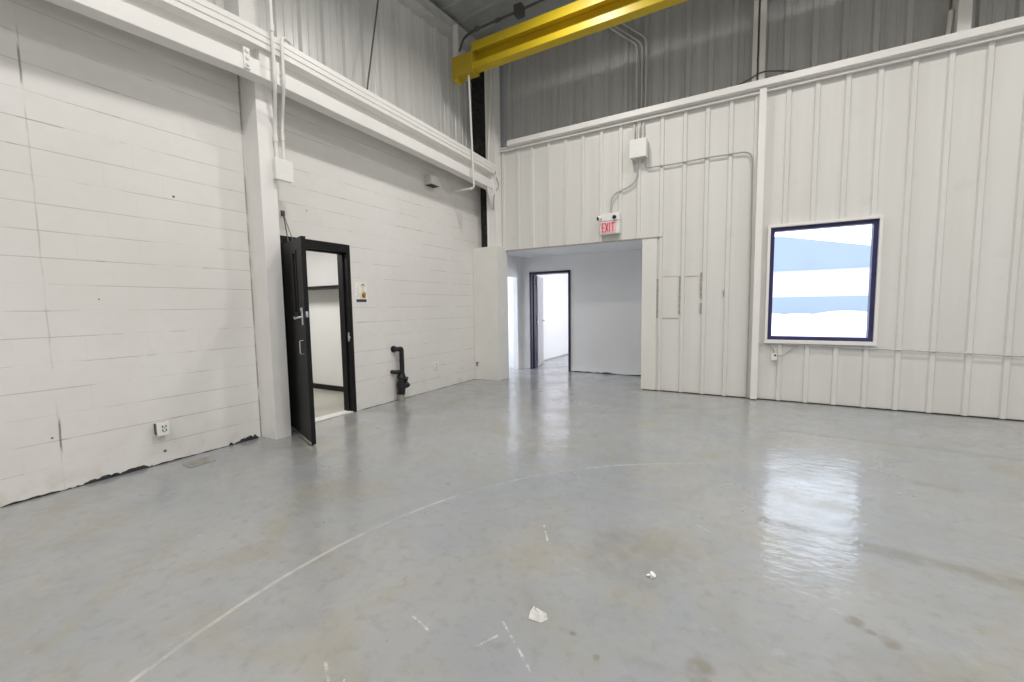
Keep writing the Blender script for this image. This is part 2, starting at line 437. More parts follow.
# office behind the black door
mb = MB()
mb.box((-8.6, 4.75, 0), (-4.97, 4.87, 2.75)); mb.box((-8.7, .9, 0), (-8.6, 4.87, 2.75)); mb.box((-8.6, .9, 0), (-4.97, 1.0, 2.75))
struct(mb, 'wall_office', 'room_white', 'white office wall seen through the black door')
struct(MB().box((-8.7, .9, 2.75), (-4.97, 4.87, 2.85)), 'ceiling_office', 'room_white', 'white ceiling of the office', 'ceiling')
struct(MB().box((-8.6, 1.0, 0), (-4.90, 4.75, .004)), 'floor_office', plain('tan grey office concrete', (.40, .385, .34), .4, var=.12, scale=2), 'tan concrete floor inside the office', 'floor')
struct(MB().box((-8.6, 4.735, .004), (-4.97, 4.75, .095), .004), 'baseboard_office', 'black_paint', 'black baseboard along the white office wall', 'baseboard')
struct(MB().box((-4.93, D0, 0), (-4.76, D1, .012), .004), 'trim_1', 'threshold', 'pale worn threshold strip under the black door frame', 'trim')
sh = thing('wall_shelf', (-6.6, 4.6, 1.76), 'long black wall shelf seen through the black door', 'shelf')
MB().box((-8.3, 4.42, 1.755), (-5.05, 4.749, 1.795), .004).build('board', 'black_paint', sh)
for x in (-7.9, -7.0, -5.6):
    MB().box((x, 4.72, 1.5), (x+.03, 4.749, 1.755)).box((x, 4.5, 1.735), (x+.03, 4.74, 1.755)).build('bracket', 'white_steel', sh)

# steelwork of the building
mb = MB().box((-4.77, 2.625, 0), (-4.505, 2.80, 4.0), .004)
mb.box((-4.93, 2.60, 4.0), (-4.66, 2.80, 6.46), .004)
struct(mb, 'column_left', 'white_steel', 'white steel column standing against the block wall', 'column')
mb = MB()
mb.box((-4.505, 6.93, 2.52), (-4.49, 7.15, 6.35)); mb.box((-4.325, 6.93, 2.52), (-4.31, 7.15, 6.35)); mb.box((-4.495, 6.945, 2.52), (-4.32, 6.96, 6.35))
struct(mb, 'column_corner', 'white_steel', 'white steel column rising from the boxed corner pier', 'column')
struct(MB().box((-4.768, 6.80, 0), (-4.22, 7.19, 2.55), .006), 'pillar_corner', 'white_metal', 'boxed white pier at the corner beside the alcove', 'pillar')
# post in front of the end wall
mb = MB().box((-.035, 7.06, .012), (.053, 7.16, 4.385), .006)
mb.box((-.055, 7.16, 4.385), (.02, 7.33, 7.0), .005); mb.box((-.14, 7.20, 4.385), (-.08, 7.33, 7.0), .005)
struct(mb, 'column_back', 'white_steel', 'slim white steel post left of the window', 'column')
struct(MB().box((1.945, 7.12, 4.49), (2.065, 7.33, 7.0), .005), 'column_upper', 'white_steel', 'short white post standing on the girt right of the window', 'column')
mb = MB()
mb.box((-4.10, 7.03, 4.405), (8.2, 7.33, 4.495), .004)
mb.box((-4.33, 7.08, 4.39), (8.2, 7.15, 4.405)); mb.box((-4.33, 7.12, ZG), (8.2, 7.30, 4.39))
mb.box((-4.33, 7.09, 4.345), (8.2, 7.13, 4.36))
struct(mb, 'beam_back', 'white_steel', 'long white girt running across the end wall over the liner panels', 'beam')
ev = [(-8.0, 6.10), (4.0, 6.10), (5.25, 6.15), (6.9, 6.26), (7.2, 6.275)]
ep = [(-4.93, 0), (-4.69, 0), (-4.69, .03), (-4.715, .035), (-4.715, .135), (-4.69, .14), (-4.69, .175), (-4.93, .175)]
mb = MB().sweep(ep, [(lambda a, b, y=y, z=z: Vector((a, y, z+b))) for y, z in ev])
struct(mb, 'beam_eave', 'eave_paint', 'white eave strut under the roof on the block wall side', 'beam')
# door head flashing and jamb strip of the alcove
mb = MB().box((-4.30, 7.125, 2.487), (-1.32, 7.20, 2.503), .002)
struct(mb, 'trim_2', 'scar', 'thin flashing along the head of the alcove', 'trim')
mb = MB().box((-1.632, 7.135, .012), (-1.40, 7.20, 2.487), .003)
struct(mb, 'trim_3', 'white_metal', 'plain ivory jamb strip at the edge of the alcove', 'trim')
# dark gaps along the wall feet
def ragged(p0, p1, hs, n, out, seed):
    """irregular thin dark strip between two floor points; hs = (min, max) height, out = thickness vector"""
    rnd = random.Random(seed); a, b = Vector(p0), Vector(p1)
    top = []
    h = hs[0]
    for i in range(n+1):
        h = max(hs[0], min(hs[1], h + rnd.uniform(-1, 1)*(hs[1]-hs[0])*.45))
        top.append(a.lerp(b, i/n)+Vector((0, 0, h)))
    return MB().poly([a, b]+top[::-1], out)
mb = ragged((XL, 1.02, 0), (XL, 1.62, 0), (.004, .035), 40, (.003, 0, 0), 3)
for y0, y1, hh, sd in ((.45, 1.02, .016, 4), (1.62, 2.28, .013, 5), (2.28, 2.58, .05, 6), (4.0, 6.8, .012, 8)):
    t = ragged((XL, y0, 0), (XL, y1, 0), (.003, hh), 30, (.003, 0, 0), sd)
    me = bpy.data.meshes.new('t'); t.bm.to_mesh(me); t.bm.free(); mb.bm.from_mesh(me); bpy.data.meshes.remove(me)
struct(mb, 'trim_4', 'shadow_gap', 'ragged dark gap at the foot of the block wall', 'trim')
mb = MB().box((-1.60, 7.14, 0), (8.2, 7.2, .013))
struct(mb, 'trim_5', 'shadow_gap', 'dark gap under the liner panels at floor level', 'trim')
struct(ragged((-3.42, YA, 0), (-1.7, YA, 0), (.008, .03), 40, (0, -.004, 0), 11), 'trim_6', 'shadow_gap', 'dark chipped line at the foot of the alcove wall', 'trim')

# sealant scars on the liner panels
mb = MB()
def scar(x, z0, z1, w=.012, y=7.127): mb.box((x-w/2, y, z0), (x+w/2, y+.01, z1))
scar(-1.385, 1.20, 1.83, .022, 7.152); scar(-1.045, 1.26, 1.86, .03, 7.145); scar(-.735, 1.50, 1.90, .035, 7.145); scar(-.735, 1.27, 1.43, .035, 7.145); scar(-.42, 1.52, 1.62, .03, 7.145)
mb.box((-1.36, 7.156, 1.185), (-1.06, 7.166, 1.2)); mb.box((-1.02, 7.156, 1.845), (-.78, 7.166, 1.855)); mb.box((-1.36, 7.156, 1.86), (-1.06, 7.166, 1.865))
tag(mb.build('seam_patch', 'scar'), 'grey sealant scars of a patched opening in the ivory panels beside the alcove', 'wall patch', kind='structure')

# ------------------------------------------------------------------ window
wx = thing('window_1', (.75, YB, WZ0), 'single fixed window with indigo sash and white trim in the liner wall', 'window', kind='structure')
mb = MB()
t0 = .035
for a, b in (((W0-t0, 7.10, WZ0-.05), (W1+t0, 7.17, WZ0)), ((W0-t0, 7.10, WZ1), (W1+t0, 7.17, WZ1+t0)), ((W0-t0, 7.10, WZ0), (W0, 7.17, WZ1)), ((W1, 7.10, WZ0), (W1+t0, 7.17, WZ1))):
    mb.box(a, b, .004)
mb.build('window_trim', 'white_steel', wx)
mb = MB()
w = .05
for a, b in (((W0, 7.15, WZ0), (W1, 7.27, WZ0+w)), ((W0, 7.15, WZ1-w), (W1, 7.27, WZ1)), ((W0, 7.15, WZ0+w), (W0+w, 7.27, WZ1-w)), ((W1-w, 7.15, WZ0+w), (W1, 7.27, WZ1-w))):
    mb.box(a, b, .004)
mb.build('sash', 'indigo', wx)
MB().box((W0+w-.005, 7.225, WZ0+w-.005), (W1-w+.005, 7.233, WZ1-w+.005)).build('pane', 'glass', wx)
mb = MB()
for a, b in (((W0-.02, 7.27, WZ0-.02), (W1+.02, 7.45, WZ0)), ((W0-.02, 7.27, WZ1), (W1+.02, 7.45, WZ1+.02)), ((W0-.02, 7.27, WZ0), (W0, 7.45, WZ1)), ((W1, 7.27, WZ0), (W1+.02, 7.45, WZ1))):
    mb.box(a, b)
mb.build('reveal', 'white_steel', wx)

# ------------------------------------------------------------------ black door in the block wall
d1 = thing('door_1', (-4.77, D0, 0), 'open black steel door in the block wall with narrow glass lite', 'door', kind='structure')
mb = MB()
fx0, fx1 = -4.955, -4.758
mb.box((fx0, D0-.055, 0), (fx1, D0, DH+.105), .004); mb.box((fx0, D1, 0), (fx1, D1+.055, DH+.105), .004); mb.box((fx0, D0, DH), (fx1, D1, DH+.105), .004)
mb.box((-4.90, D1-.018, 0), (-4.83, D1, DH), .002); mb.box((-4.90, D0, 0), (-4.83, D0+.018, DH), .002); mb.box((-4.90, D0, DH-.018), (-4.83, D1, DH), .002)
fr = mb.build('door_frame', 'black_paint', d1)
MB().box((-4.80, D1-.003, .98), (-4.775, D1+.0005, 1.10)).box((-4.80, D1-.006, 1.02), (-4.757, D1-.001, 1.05)).build('strike_plate', 'chrome', fr)
HX, HY = -4.745, 2.958
dv = Vector((.940, -.340, 0)).normalized(); nv = Vector((dv.y, -dv.x, 0))      # nv: face towards the viewer
LM = Matrix(((dv.x, nv.x, 0, HX), (dv.y, nv.y, 0, HY), (0, 0, 1, 0), (0, 0, 0, 1)))   # leaf frame: u along the leaf, v out of the visible face
LW, LT, LZ0, LZ1 = .83, .045, .014, 2.155
mb = MB()
g0, g1, gz0, gz1 = .49, .60, 1.38, 2.02
for a, b in (((0, -LT, LZ0), (g0, 0, LZ1)), ((g1, -LT, LZ0), (LW, 0, LZ1)), ((g0, -LT, LZ0), (g1, 0, gz0)), ((g0, -LT, gz1), (g1, 0, LZ1))):
    mb.box(a, b, 0, LM)
leaf = mb.build('door_leaf', 'black_paint', d1)
mb = MB()
for a, b in (((g0-.02, -LT-.006, gz0-.02), (g0+.008, .008, gz1+.02)), ((g1-.008, -LT-.006, gz0-.02), (g1+.02, .008, gz1+.02)), ((g0, -LT-.006, gz0-.02), (g1, .008, gz0+.008)), ((g0, -LT-.006, gz1-.008), (g1, .008, gz1+.02))):
    mb.box(a, b, .002, LM)
lf = mb.build('lite_frame', 'black_paint', leaf)
MB().box((g0, -LT/2-.003, gz0), (g1, -LT/2+.003, gz1), 0, LM).build('lite_glass', 'glass', leaf)
P = lambda u, v, z: LM @ Vector((u, v, z))
hd = MB().box((.735, 0, 1.26), (.775, .010, 1.44), .004, LM)
hd.tube([P(.755, .005, 1.34), P(.755, .045, 1.34)], .012)
hd.tube(rounded([P(.755, .04, 1.34), P(.755, .052, 1.337), P(.655, .052, 1.325)], .02), .010)
hd.tube([P(.755, .006, 1.42), P(.755, .018, 1.42)], .016)
tag(hd.build('lever_handle', 'chrome', leaf, True), 'chrome lever handle and escutcheon')
MB().tube([P(LW-.004, -.022, 1.37), P(LW+.012, -.022, 1.37)], .011).box((LW-.002, -.034, 1.34), (LW+.002, -.011, 1.40), .001, LM).build('latch', 'galv', leaf, True)
MB().box((.42, 0, 1.325), (.45, .010, 1.345), .003, LM).tube([P(.435, .005, 1.335), P(.435, .018, 1.335)], .010).build('bolt_thumb', 'chrome', leaf, True)
pb = MB().tube(rounded([P(.73, 0, .96), P(.73, .035, .96), P(.73, .035, 1.10), P(.73, 0, 1.10)], .015), .006)
pb.build('pull_handle', 'chrome', leaf, True)
MB().box((.02, 0, .016), (LW-.004, .008, .045), .002, LM).build('bottom_sweep', 'chrome', leaf)
for hz in (.25, 1.1, 1.95):
    MB().tube([(HX-.005, HY-.002, hz-.05), (HX-.005, HY-.002, hz+.05)], .011).build('hinge', 'black_paint', leaf, True)
ca = MB().box((-4.772, 2.99, 2.50), (-4.752, 3.03, 2.56), .003)
ca.tube([(-4.757, 3.01, 2.535), P(.25, -.02, 2.155)], .006, 8); ca.tube([(-4.757, 3.01, 2.53), P(.45, -.02, 2.155)], .0045, 8)
ca.build('stay_chain', 'dark_wire', d1)

# ------------------------------------------------------------------ navy framed exit door in the alcove
d2 = thing('door_2', (EX0, YA, 0), 'open door in a navy frame at the back of the alcove', 'door', kind='structure')
mb = MB(); fw = .05
mb.box((EX0-.015, YA-.02, 0), (EX0+fw-.015, YA+.24, EZ+.015), .003); mb.box((EX1-fw+.015, YA-.02, 0), (EX1+.015, YA+.24, EZ+.015), .003); mb.box((EX0, YA-.02, EZ-fw+.015), (EX1, YA+.24, EZ+.015), .003)
mb.box((EX0+fw-.016, YA+.06, 0), (EX0+fw+.010, YA+.14, EZ-fw), .002)
mb.build('door_frame', 'navy', d2)
hx, hy = EX0+fw, YA+.26
ang = math.radians(107)
du = Vector((math.cos(ang), math.sin(ang), 0)); dn = Vector((du.y, -du.x, 0))
L2 = Matrix(((du.x, dn.x, 0, hx), (du.y, dn.y, 0, hy), (0, 0, 1, 0), (0, 0, 0, 1)))
lf2 = MB().box((0, -.045, .012), (.84, 0, EZ-.05), .002, L2).build('door_leaf', 'grey_steel', d2)
for z in (1.93, 1.09, .26):
    h_ = MB().box((EX0+fw-.01, YA+.165, z-.055), (EX0+fw-.010, YA+.225, z+.055), .001)
    h_.tube([(hx, YA+.25, z-.06), (hx, YA+.25, z+.06)], .011, 10).build('hinge', 'chrome', d2, True)
q = lambda u, v, z: L2 @ Vector((u, v, z))
MB().box((.70, 0, .98), (.76, .008, 1.14), .002, L2).tube(rounded([q(.73, 0, 1.06), q(.73, .06, 1.06), q(.60, .06, 1.06)], .02), .011).build('lever_handle', 'chrome', lf2, True)

# ------------------------------------------------------------------ crane runway beam on the block wall side
KN = [(-8, -.09), (.5, -.085), (1.13, -.062), (1.6, -.034), (2.1, -.006), (2.5, .016), (2.9, .010), (3.65, -.008), (4.66, -.026), (5.9, -.058), (6.6, -.085), (7.0, -.10)]
def dz(y):
    for (a, p), (b, r) in zip(KN, KN[1:]):
        if y <= b: return p + (r-p)*max(0, (y-a)/(b-a))
    return KN[-1][1]
YS = [-8.0, .5] + [.8+.2*i for i in range(31)] + [6.96]
run = thing('runway_beam', (-4.45, 2.7, 3.74), 'long white steel crane runway beam carried by the column against the block wall', 'steel beam')
def swp(prof, y0=-99, y1=99):
    ys = [y for y in YS if y0 < y < y1]
    if y0 > -50: ys = [y0]+ys
    if y1 < 50: ys = ys+[y1]
    return MB().sweep(prof, [(lambda a, b, y=y: Vector((a, y, b+dz(y)))) for y in ys])
swp([(-4.505, 3.73), (-4.36, 3.73), (-4.355, 3.735), (-4.355, 3.878), (-4.36, 3.883), (-4.505, 3.883)]).build('bottom_chord', 'white_steel', run)
swp([(-4.47, 3.883), (-4.44, 3.883), (-4.44, 4.01), (-4.47, 4.01)]).build('web', 'white_steel', run)
swp([(-4.60, 4.0), (-4.31, 4.0), (-4.31, 4.045), (-4.318, 4.048), (-4.318, 4.056), (-4.306, 4.06), (-4.306, 4.105), (-4.314, 4.108), (-4.314, 4.116), (-4.306, 4.12), (-4.306, 4.17), (-4.312, 4.176), (-4.60, 4.176)]).build('cap_channel', 'white_steel', run)
swp([(-4.57, 4.176), (-4.47, 4.176), (-4.47, 4.19), (-4.505, 4.20), (-4.505, 4.232), (-4.54, 4.232), (-4.54, 4.20), (-4.57, 4.19)]).build('rail', 'grey_steel', run)
sp = MB().box((-4.36, 2.44, 3.76), (-4.338, 2.50, 3.955), .004).build('splice_plate', 'white_steel', run)
mb = MB()
for z in (3.80, 3.86, 3.925):
    mb.tube([(-4.34, 2.47, z), (-4.322, 2.47, z)], .017, 6)
mb.build('bolts', 'white_steel', sp)
mb = MB().box((-4.45, 2.60, 3.85), (-4.352, 2.85, 4.03), .006)
mb.build('bearing_plate', 'white_steel', run)
mb = MB()
for z in (3.80, 3.86, 3.92, 3.97):
    mb.tube([(-4.36, 2.83, z), (-4.335, 2.83, z)], .013, 6)
mb.build('bolts', 'white_steel', run)
# short bracket joining the runway to the corner column
mb = MB().box((-4.50, 6.90, 3.60), (-4.36, 6.96, 4.02), .004).poly([(-4.40, 6.95, 3.25), (-4.40, 6.95, 3.62), (-4.34, 6.70, 3.62), (-4.34, 6.70, 3.56)], (.012, 0, 0))
mb.build('bracket', 'white_steel', run)

# ------------------------------------------------------------------ yellow overhead crane girder
cr = thing('crane_girder', (-2.0, 6.13, 5.33), 'yellow overhead crane girder spanning under the dark roof', 'crane')
XS = [-4.16, 8.1]
def yg(prof): return MB().sweep(prof, [(lambda a, b, x=x: Vector((x, a, b))) for x in XS])
yg([(6.05, 5.345), (6.055, 5.34), (6.21, 5.34), (6.21, 5.40), (6.19, 5.445), (6.055, 5.445), (6.05, 5.44)]).build('bottom_flange', 'yellow', cr)
yg([(6.17, 5.44), (6.19, 5.44), (6.19, 5.63), (6.17, 5.63)]).build('web', 'yellow', cr)
yg([(6.02, 5.60), (6.035, 5.60), (6.035, 5.64), (6.24, 5.64), (6.24, 5.735), (6.02, 5.735)]).build('top_flange', 'yellow', cr)
et = MB().box((-4.575, 6.03, 5.30), (-4.15, 6.24, 5.62), .008).build('end_carriage', 'yellow_dark', cr)
mb = MB().box((-4.56, 6.05, 5.235), (-4.47, 6.20, 5.31), .006); mb.build('stop_foot', 'yellow', et)
mb = MB().box((-4.62, 6.14, 5.55), (-4.53, 6.18, 6.215), .003); mb.build('hanger', 'white_steel', cr)

# ------------------------------------------------------------------ conduits, boxes, cables
def rod(name, pts, r, mat, label, cat, group=None, fit=(), seg=10, clips=()):
    """a bent conduit as one thing; fit = points with a coupling sleeve"""
    t = thing(name, pts[0], label, cat, group)
    MB().tube(pts, r, seg).build('tube', mat, t, True)
    for a, b in fit: MB().tube([a, b], r*1.35, seg).build('coupling', mat, t, True)
    for c_, s_ in clips: MB().box(Vector(c_)-Vector(s_), Vector(c_)+Vector(s_), .002).build('strap', 'galv', t)
    return t

# box on the column and its two conduits
jb = thing('junction_box', (-4.47, 2.85, 2.81), 'white square junction box on the steel column above the black door', 'electrical box')
MB().box((-4.506, 2.758, 2.812), (-4.447, 2.952, 3.025), .005).build('enclosure', 'box_paint', jb)
MB().box((-4.447, 2.754, 2.808), (-4.440, 2.956, 3.029), .003).build('cover', 'box_paint', jb)
rod('conduit', rounded([(-4.475, 2.795, 3.025), (-4.475, 2.795, 3.30), (-4.455, 2.785, 3.42), (-4.283, 2.705, 3.72), (-4.283, 2.70, 4.3), (-4.283, 2.70, 6.33)], .12), .0185, 'white_pipe', 'white conduit rising straight from the column junction box to the roof', 'conduit',
    fit=(((-4.283, 2.70, 4.2), (-4.283, 2.70, 4.28)), ((-4.475, 2.795, 3.20), (-4.475, 2.795, 3.27))), seg=12)
rod('conduit', rounded([(-4.475, 2.875, 3.025), (-4.475, 2.875, 3.34), (-4.455, 2.87, 3.46), (-4.285, 2.80, 3.74), (-4.285, 2.80, 4.21), (-4.33, 2.93, 4.225), (-4.44, 3.02, 4.195)], .07), .016, 'white_pipe', 'white conduit from the column box hooking over the runway beam', 'conduit',
    fit=(((-4.475, 2.875, 3.24), (-4.475, 2.875, 3.30)),))

# box on the end wall with three conduits and two cables
jb = thing('junction_box', (-1.68, 7.10, 3.74), 'white square junction box high on the ivory liner wall above the exit sign', 'electrical box')
MB().box((-1.815, 7.01, 3.755), (-1.56, 7.135, 4.03), .006).build('enclosure', 'box_paint', jb)
MB().box((-1.818, 7.0, 3.752), (-1.557, 7.012, 4.033), .004).build('cover', 'box_paint', jb)
for i, x in enumerate((-1.775, -1.695, -1.63)):
    low = [(x, 7.09, 4.03), (x, 7.105, 4.22), (x, 7.26, 4.56)]
    if i < 2: pts = rounded(low + [(x, 7.27, 5.60-.0*i), (x-.42, 7.27, 5.98), (x-.75, 7.26, 6.28)], .1)
    else: pts = rounded(low + [(x, 7.27, 5.66), (x-.42, 7.27, 6.04), (x-.68, 7.26, 6.28)], .1)
    rod('conduit', pts, .016, 'eave_paint', 'thin grey conduit rising from the end wall box, ' + ('on the alcove side', 'between two others', 'on the window side')[i], 'conduit', 'conduits over the end wall box')
fx = [(-1.715, 7.07, 3.755), (-1.715, 7.09, 3.62), (-1.72, 7.11, 3.50), (-1.745, 7.115, 3.42), (-1.84, 7.115, 3.345), (-2.0, 7.115, 3.30), (-2.09, 7.11, 3.255), (-2.145, 7.11, 3.17), (-2.155, 7.10, 2.94)]
rod('flexible_conduit', rounded(fx, .06), .012, 'galv', 'grey flexible conduit curving from the junction box down to the exit sign', 'conduit', fit=(((-1.715, 7.072, 3.69), (-1.715, 7.07, 3.755)),))
cb = [(-1.585, 7.08, 3.755), (-1.585, 7.1, 3.61), (-1.52, 7.115, 3.595), (-1.2, 7.12, 3.585), (-.7, 7.12, 3.595), (-.2, 7.12, 3.585), (-.12, 7.12, 3.55), (-.095, 7.115, 3.42), (-.085, 7.115, 2.4), (-.08, 7.115, 1.0), (-.08, 7.115, .02)]
rod('cable', rounded(cb, .06), .0095, 'grey_wire', 'grey cable running from the end wall box across the panels and down beside the post', 'cable')
# loose cable along the girt behind the post
rod('cable', rounded([(-.55, 7.24, 4.535), (-.2, 7.22, 4.60), (-.02, 7.13, 4.645), (.25, 7.20, 4.61), (.5, 7.24, 4.54)], .15), .009, 'dark_wire', 'loose dark cable lying on the girt behind the post', 'cable')

# exit sign
ex = thing('exit_sign', (-2.16, 7.09, 2.60), 'white emergency light with red letters over the alcove', 'exit sign')
MB().box((-2.31, 7.04, 2.605), (-1.98, 7.133, 2.815), .006).build('housing', 'white_plastic', ex)
MB().box((-2.307, 7.045, 2.822), (-1.983, 7.132, 2.945), .008).build('battery_case', 'white_plastic', ex)
face = MB().box((-2.29, 7.034, 2.62), (-2.035, 7.042, 2.805), .002).build('face_panel', 'pink_panel', ex)
mb = MB()
lx, lz, lw, lh, st = -2.277, 2.638, .046, .148, .013
def bar(x0, z0, x1, z1): mb.box((x0, 7.028, z0), (x1, 7.035, z1))
x = lx                                              # E
bar(x, lz, x+st, lz+lh)
for z in (lz, lz+lh/2-st/2, lz+lh-st): bar(x+st, z, x+lw, z+st)
x = lx+.062                                         # X
for sgn in (1, -1):
    a0 = x if sgn > 0 else x+lw; a1 = x+lw if sgn > 0 else x
    mb.poly([(a0-st/2*1.1, 7.028, lz), (a0+st/2*1.1, 7.028, lz), (a1+st/2*1.1, 7.028, lz+lh), (a1-st/2*1.1, 7.028, lz+lh)], (0, .007, 0))
x = lx+.128; bar(x, lz, x+st, lz+lh)                # I
x = lx+.158; bar(x, lz+lh-st, x+lw+.012, lz+lh); bar(x+(lw+.012)/2-st/2, lz, x+(lw+.012)/2+st/2, lz+lh-st)   # T
mb.build('letters', 'red_letter', face)
for x, side in ((-2.295, -3), (-2.06, .6)):
    c0 = Vector((x, 7.03, 2.875))
    mh = MB().tube([c0+Vector((0, .03, 0)), c0, c0+Vector((side*.0, -.012, 0))], [.012, .02, .02], 12)
    mh.tube([c0+Vector((0, -.010, 0)), c0+Vector((side*.006, -.026, -.006)), c0+Vector((side*.012, -.046, -.014))], [.024, .036, .038], 16)
    head = mh.build('lamp_head', 'white_plastic', ex, True)
    MB().tube([c0+Vector((side*.0125, -.0465, -.0143)), c0+Vector((side*.0132, -.0485, -.0150))], .031, 16).build('lens', 'dark_slot', head, True)

# conduits at the corner and the hanging pipe
rod('hanging_pipe', rounded([(-4.27, 6.09, 5.292), (-4.27, 6.13, 4.4), (-4.27, 6.175, 3.467), (-4.765, 6.175, 3.465)], .05), .017, 'white_pipe', 'white pipe hanging below the yellow crane end and elbowing into the block wall', 'pipe',
    fit=(((-4.36, 6.175, 3.467), (-4.31, 6.175, 3.467)),))
rod('conduit', rounded([(-4.292, 6.88, 6.33), (-4.36, 6.88, 5.2), (-4.425, 6.88, 4.10), (-4.60, 6.88, 4.09)], .04), .02, 'white_pipe', 'white conduit down the corner column with an elbow above the runway beam', 'conduit')
rod('cable', rounded([(-4.30, 6.96, 3.85), (-4.27, 7.02, 3.70), (-4.35, 6.93, 3.52), (-4.36, 6.93, 3.25)], .1), .009, 'grey_wire', 'short grey cable tail hanging at the corner column', 'cable')
rod('brace_rod', [(-4.78, 4.70, 6.19), (-4.585, 4.14, 4.16)], .011, 'dark_wire', 'dark diagonal brace rod across the ribbed metal above the runway beam', 'brace')
# dark pipe below the roof deck
pp = thing('roof_pipe', (-4.5, 6.45, 6.24), 'dark pipe with couplings running just under the roof deck behind the crane', 'pipe')
MB().tube(rounded([(-4.72, 6.46, 5.98), (-4.62, 6.46, 6.18), (-4.4, 6.46, 6.23), (-3.45, 6.46, 6.25), (7.6, 6.46, 6.75)], .08), .02, 10).build('tube', 'dark_wire', pp, True)
for x in (-4.38, -3.95): MB().tube([(x, 6.46, 6.235), (x+.09, 6.46, 6.24)], .034, 10).build('coupling', 'dark_wire', pp, True)
MB().box((-3.56, 6.38, 6.16), (-3.42, 6.53, 6.32), .01).build('outlet_box', 'dark_wire', pp)

# conduit stub right of the window post and along the wall foot
rod('conduit', [(1.89, 7.22, 4.49), (1.905, 7.22, 4.70), (1.91, 7.22, 4.84)], .024, 'white_pipe', 'short white pipe stub standing on the girt beside the short post', 'pipe')
rod('conduit', rounded([(-.02, 7.10, .82), (.10, 7.12, .835), (1.4, 7.122, .80), (2.0, 7.12, .785), (2.9, 7.12, .755), (8.1, 7.12, .75)], .05), .009, 'galv', 'thin grey conduit along the liner wall below the window', 'conduit')
ob = thing('outlet_box', (.25, 7.12, .60), 'small white outlet box with two cable tails under the window', 'electrical outlet')
MB().box((.215, 7.07, .60), (.285, 7.135, .70), .005).build('enclosure', 'white_plastic', ob)
MB().tube(rounded([(.245, 7.10, .70), (.24, 7.11, .77), (.19, 7.12, .82), (.10, 7.125, .835)], .04), .007, 8).build('cable', 'grey_wire', ob, True)
MB().tube(rounded([(.28, 7.09, .665), (.35, 7.10, .66), (.42, 7.115, .72), (.54, 7.12, .83)], .04), .007, 8).build('cable', 'grey_wire', ob, True)
MB().tube([(.262, 7.068, .67), (.262, 7.09, .67)], .014, 10).build('plug', 'dark_slot', ob, True)

# surface outlet low on the block wall
ob = thing('wall_outlet', (XL, 1.71, .28), 'surface mounted white power outlet low on the block wall', 'electrical outlet')
bb = MB().box((XL, 1.6530, .29), (-4.70, 1.7370, .40), .004).build('back_box', 'galv', ob)
MB().box((-4.752, 1.6500, .295), (-4.738, 1.6540, .395)).build('side_slot', 'dark_slot', bb)
MB().box((-4.72, 1.6500, .295), (-4.706, 1.6540, .395)).build('side_slot', 'dark_slot', bb)
pl_ = MB().box((-4.70, 1.6480, .285), (-4.688, 1.7420, .405), .003).build('face_plate', 'white_plastic', ob)
mb = MB()
for z in (.322, .358):
    mb.box((-4.6885, 1.6860, z), (-4.685, 1.6940, z+.018)); mb.box((-4.6885, 1.7120, z), (-4.685, 1.7200, z+.018)); mb.box((-4.6885, 1.6980, z-.008), (-4.685, 1.7080, z-.001))
mb.build('sockets', 'dark_slot', pl_)
ob = thing('wall_outlet', (XL, 5.63, .36), 'flat white outlet plate on the block wall between standpipe and corner', 'electrical outlet')
pl_ = MB().box((XL-.001, 5.575, .355), (-4.757, 5.685, .475), .003).build('face_plate', 'white_plastic', ob)
MB().box((-4.7575, 5.615, .375), (-4.755, 5.645, .405)).build('socket', 'galv', pl_)
MB().box((-4.7575, 5.615, .425), (-4.755, 5.645, .455)).build('socket', 'galv', pl_)
ob = thing('switch_plate', (-4.22, 7.0, 1.3), 'small white switch plate on the corner pier', 'switch')
pl_ = MB().box((-4.221, 6.95, 1.25), (-4.208, 7.05, 1.39), .003).build('face_plate', 'white_plastic', ob)
MB().box((-4.2085, 6.99, 1.30), (-4.200, 7.01, 1.34), .002).build('toggle', 'white_plastic', pl_)
ob = thing('pipe_stub', (-4.66, 6.80, .30), 'small dark capped hook low on the corner pier', 'fitting')
MB().tube([(-4.70, 6.801, .33), (-4.70, 6.77, .33)], .013, 10).build('stem', 'black_iron', ob, True)
MB().tube(rounded([(-4.70, 6.772, .34), (-4.70, 6.765, .29), (-4.68, 6.765, .27)], .02), .009, 8).build('hook', 'black_iron', ob, True)

# vent hood below the runway beam
vh = thing('vent_hood', (XL, 5.56, 3.44), 'small grey vent hood with dark open underside below the runway beam', 'vent')
mb = MB()
y0, y1, z0, z1, xo = 5.47, 5.70, 3.43, 3.57, -4.62
mb.box((XL-.002, y0, z0), (xo, y0+.012, z1)); mb.box((XL-.002, y1-.012, z0), (xo, y1, z1)); mb.box((xo-.012, y0+.012, z0), (xo, y1-.012, z1)); mb.box((XL-.002, y0+.012, z1-.012), (xo-.012, y1-.012, z1))
mb.build('hood', plain('off white hood paint', (.70, .68, .65), .5), vh)
MB().box((XL, y0+.008, z0-.002), (xo-.006, y1-.008, z0+.006)).build('shade_sheet', 'dark_slot', vh)  # near-black sheet paints the shade inside the open hood

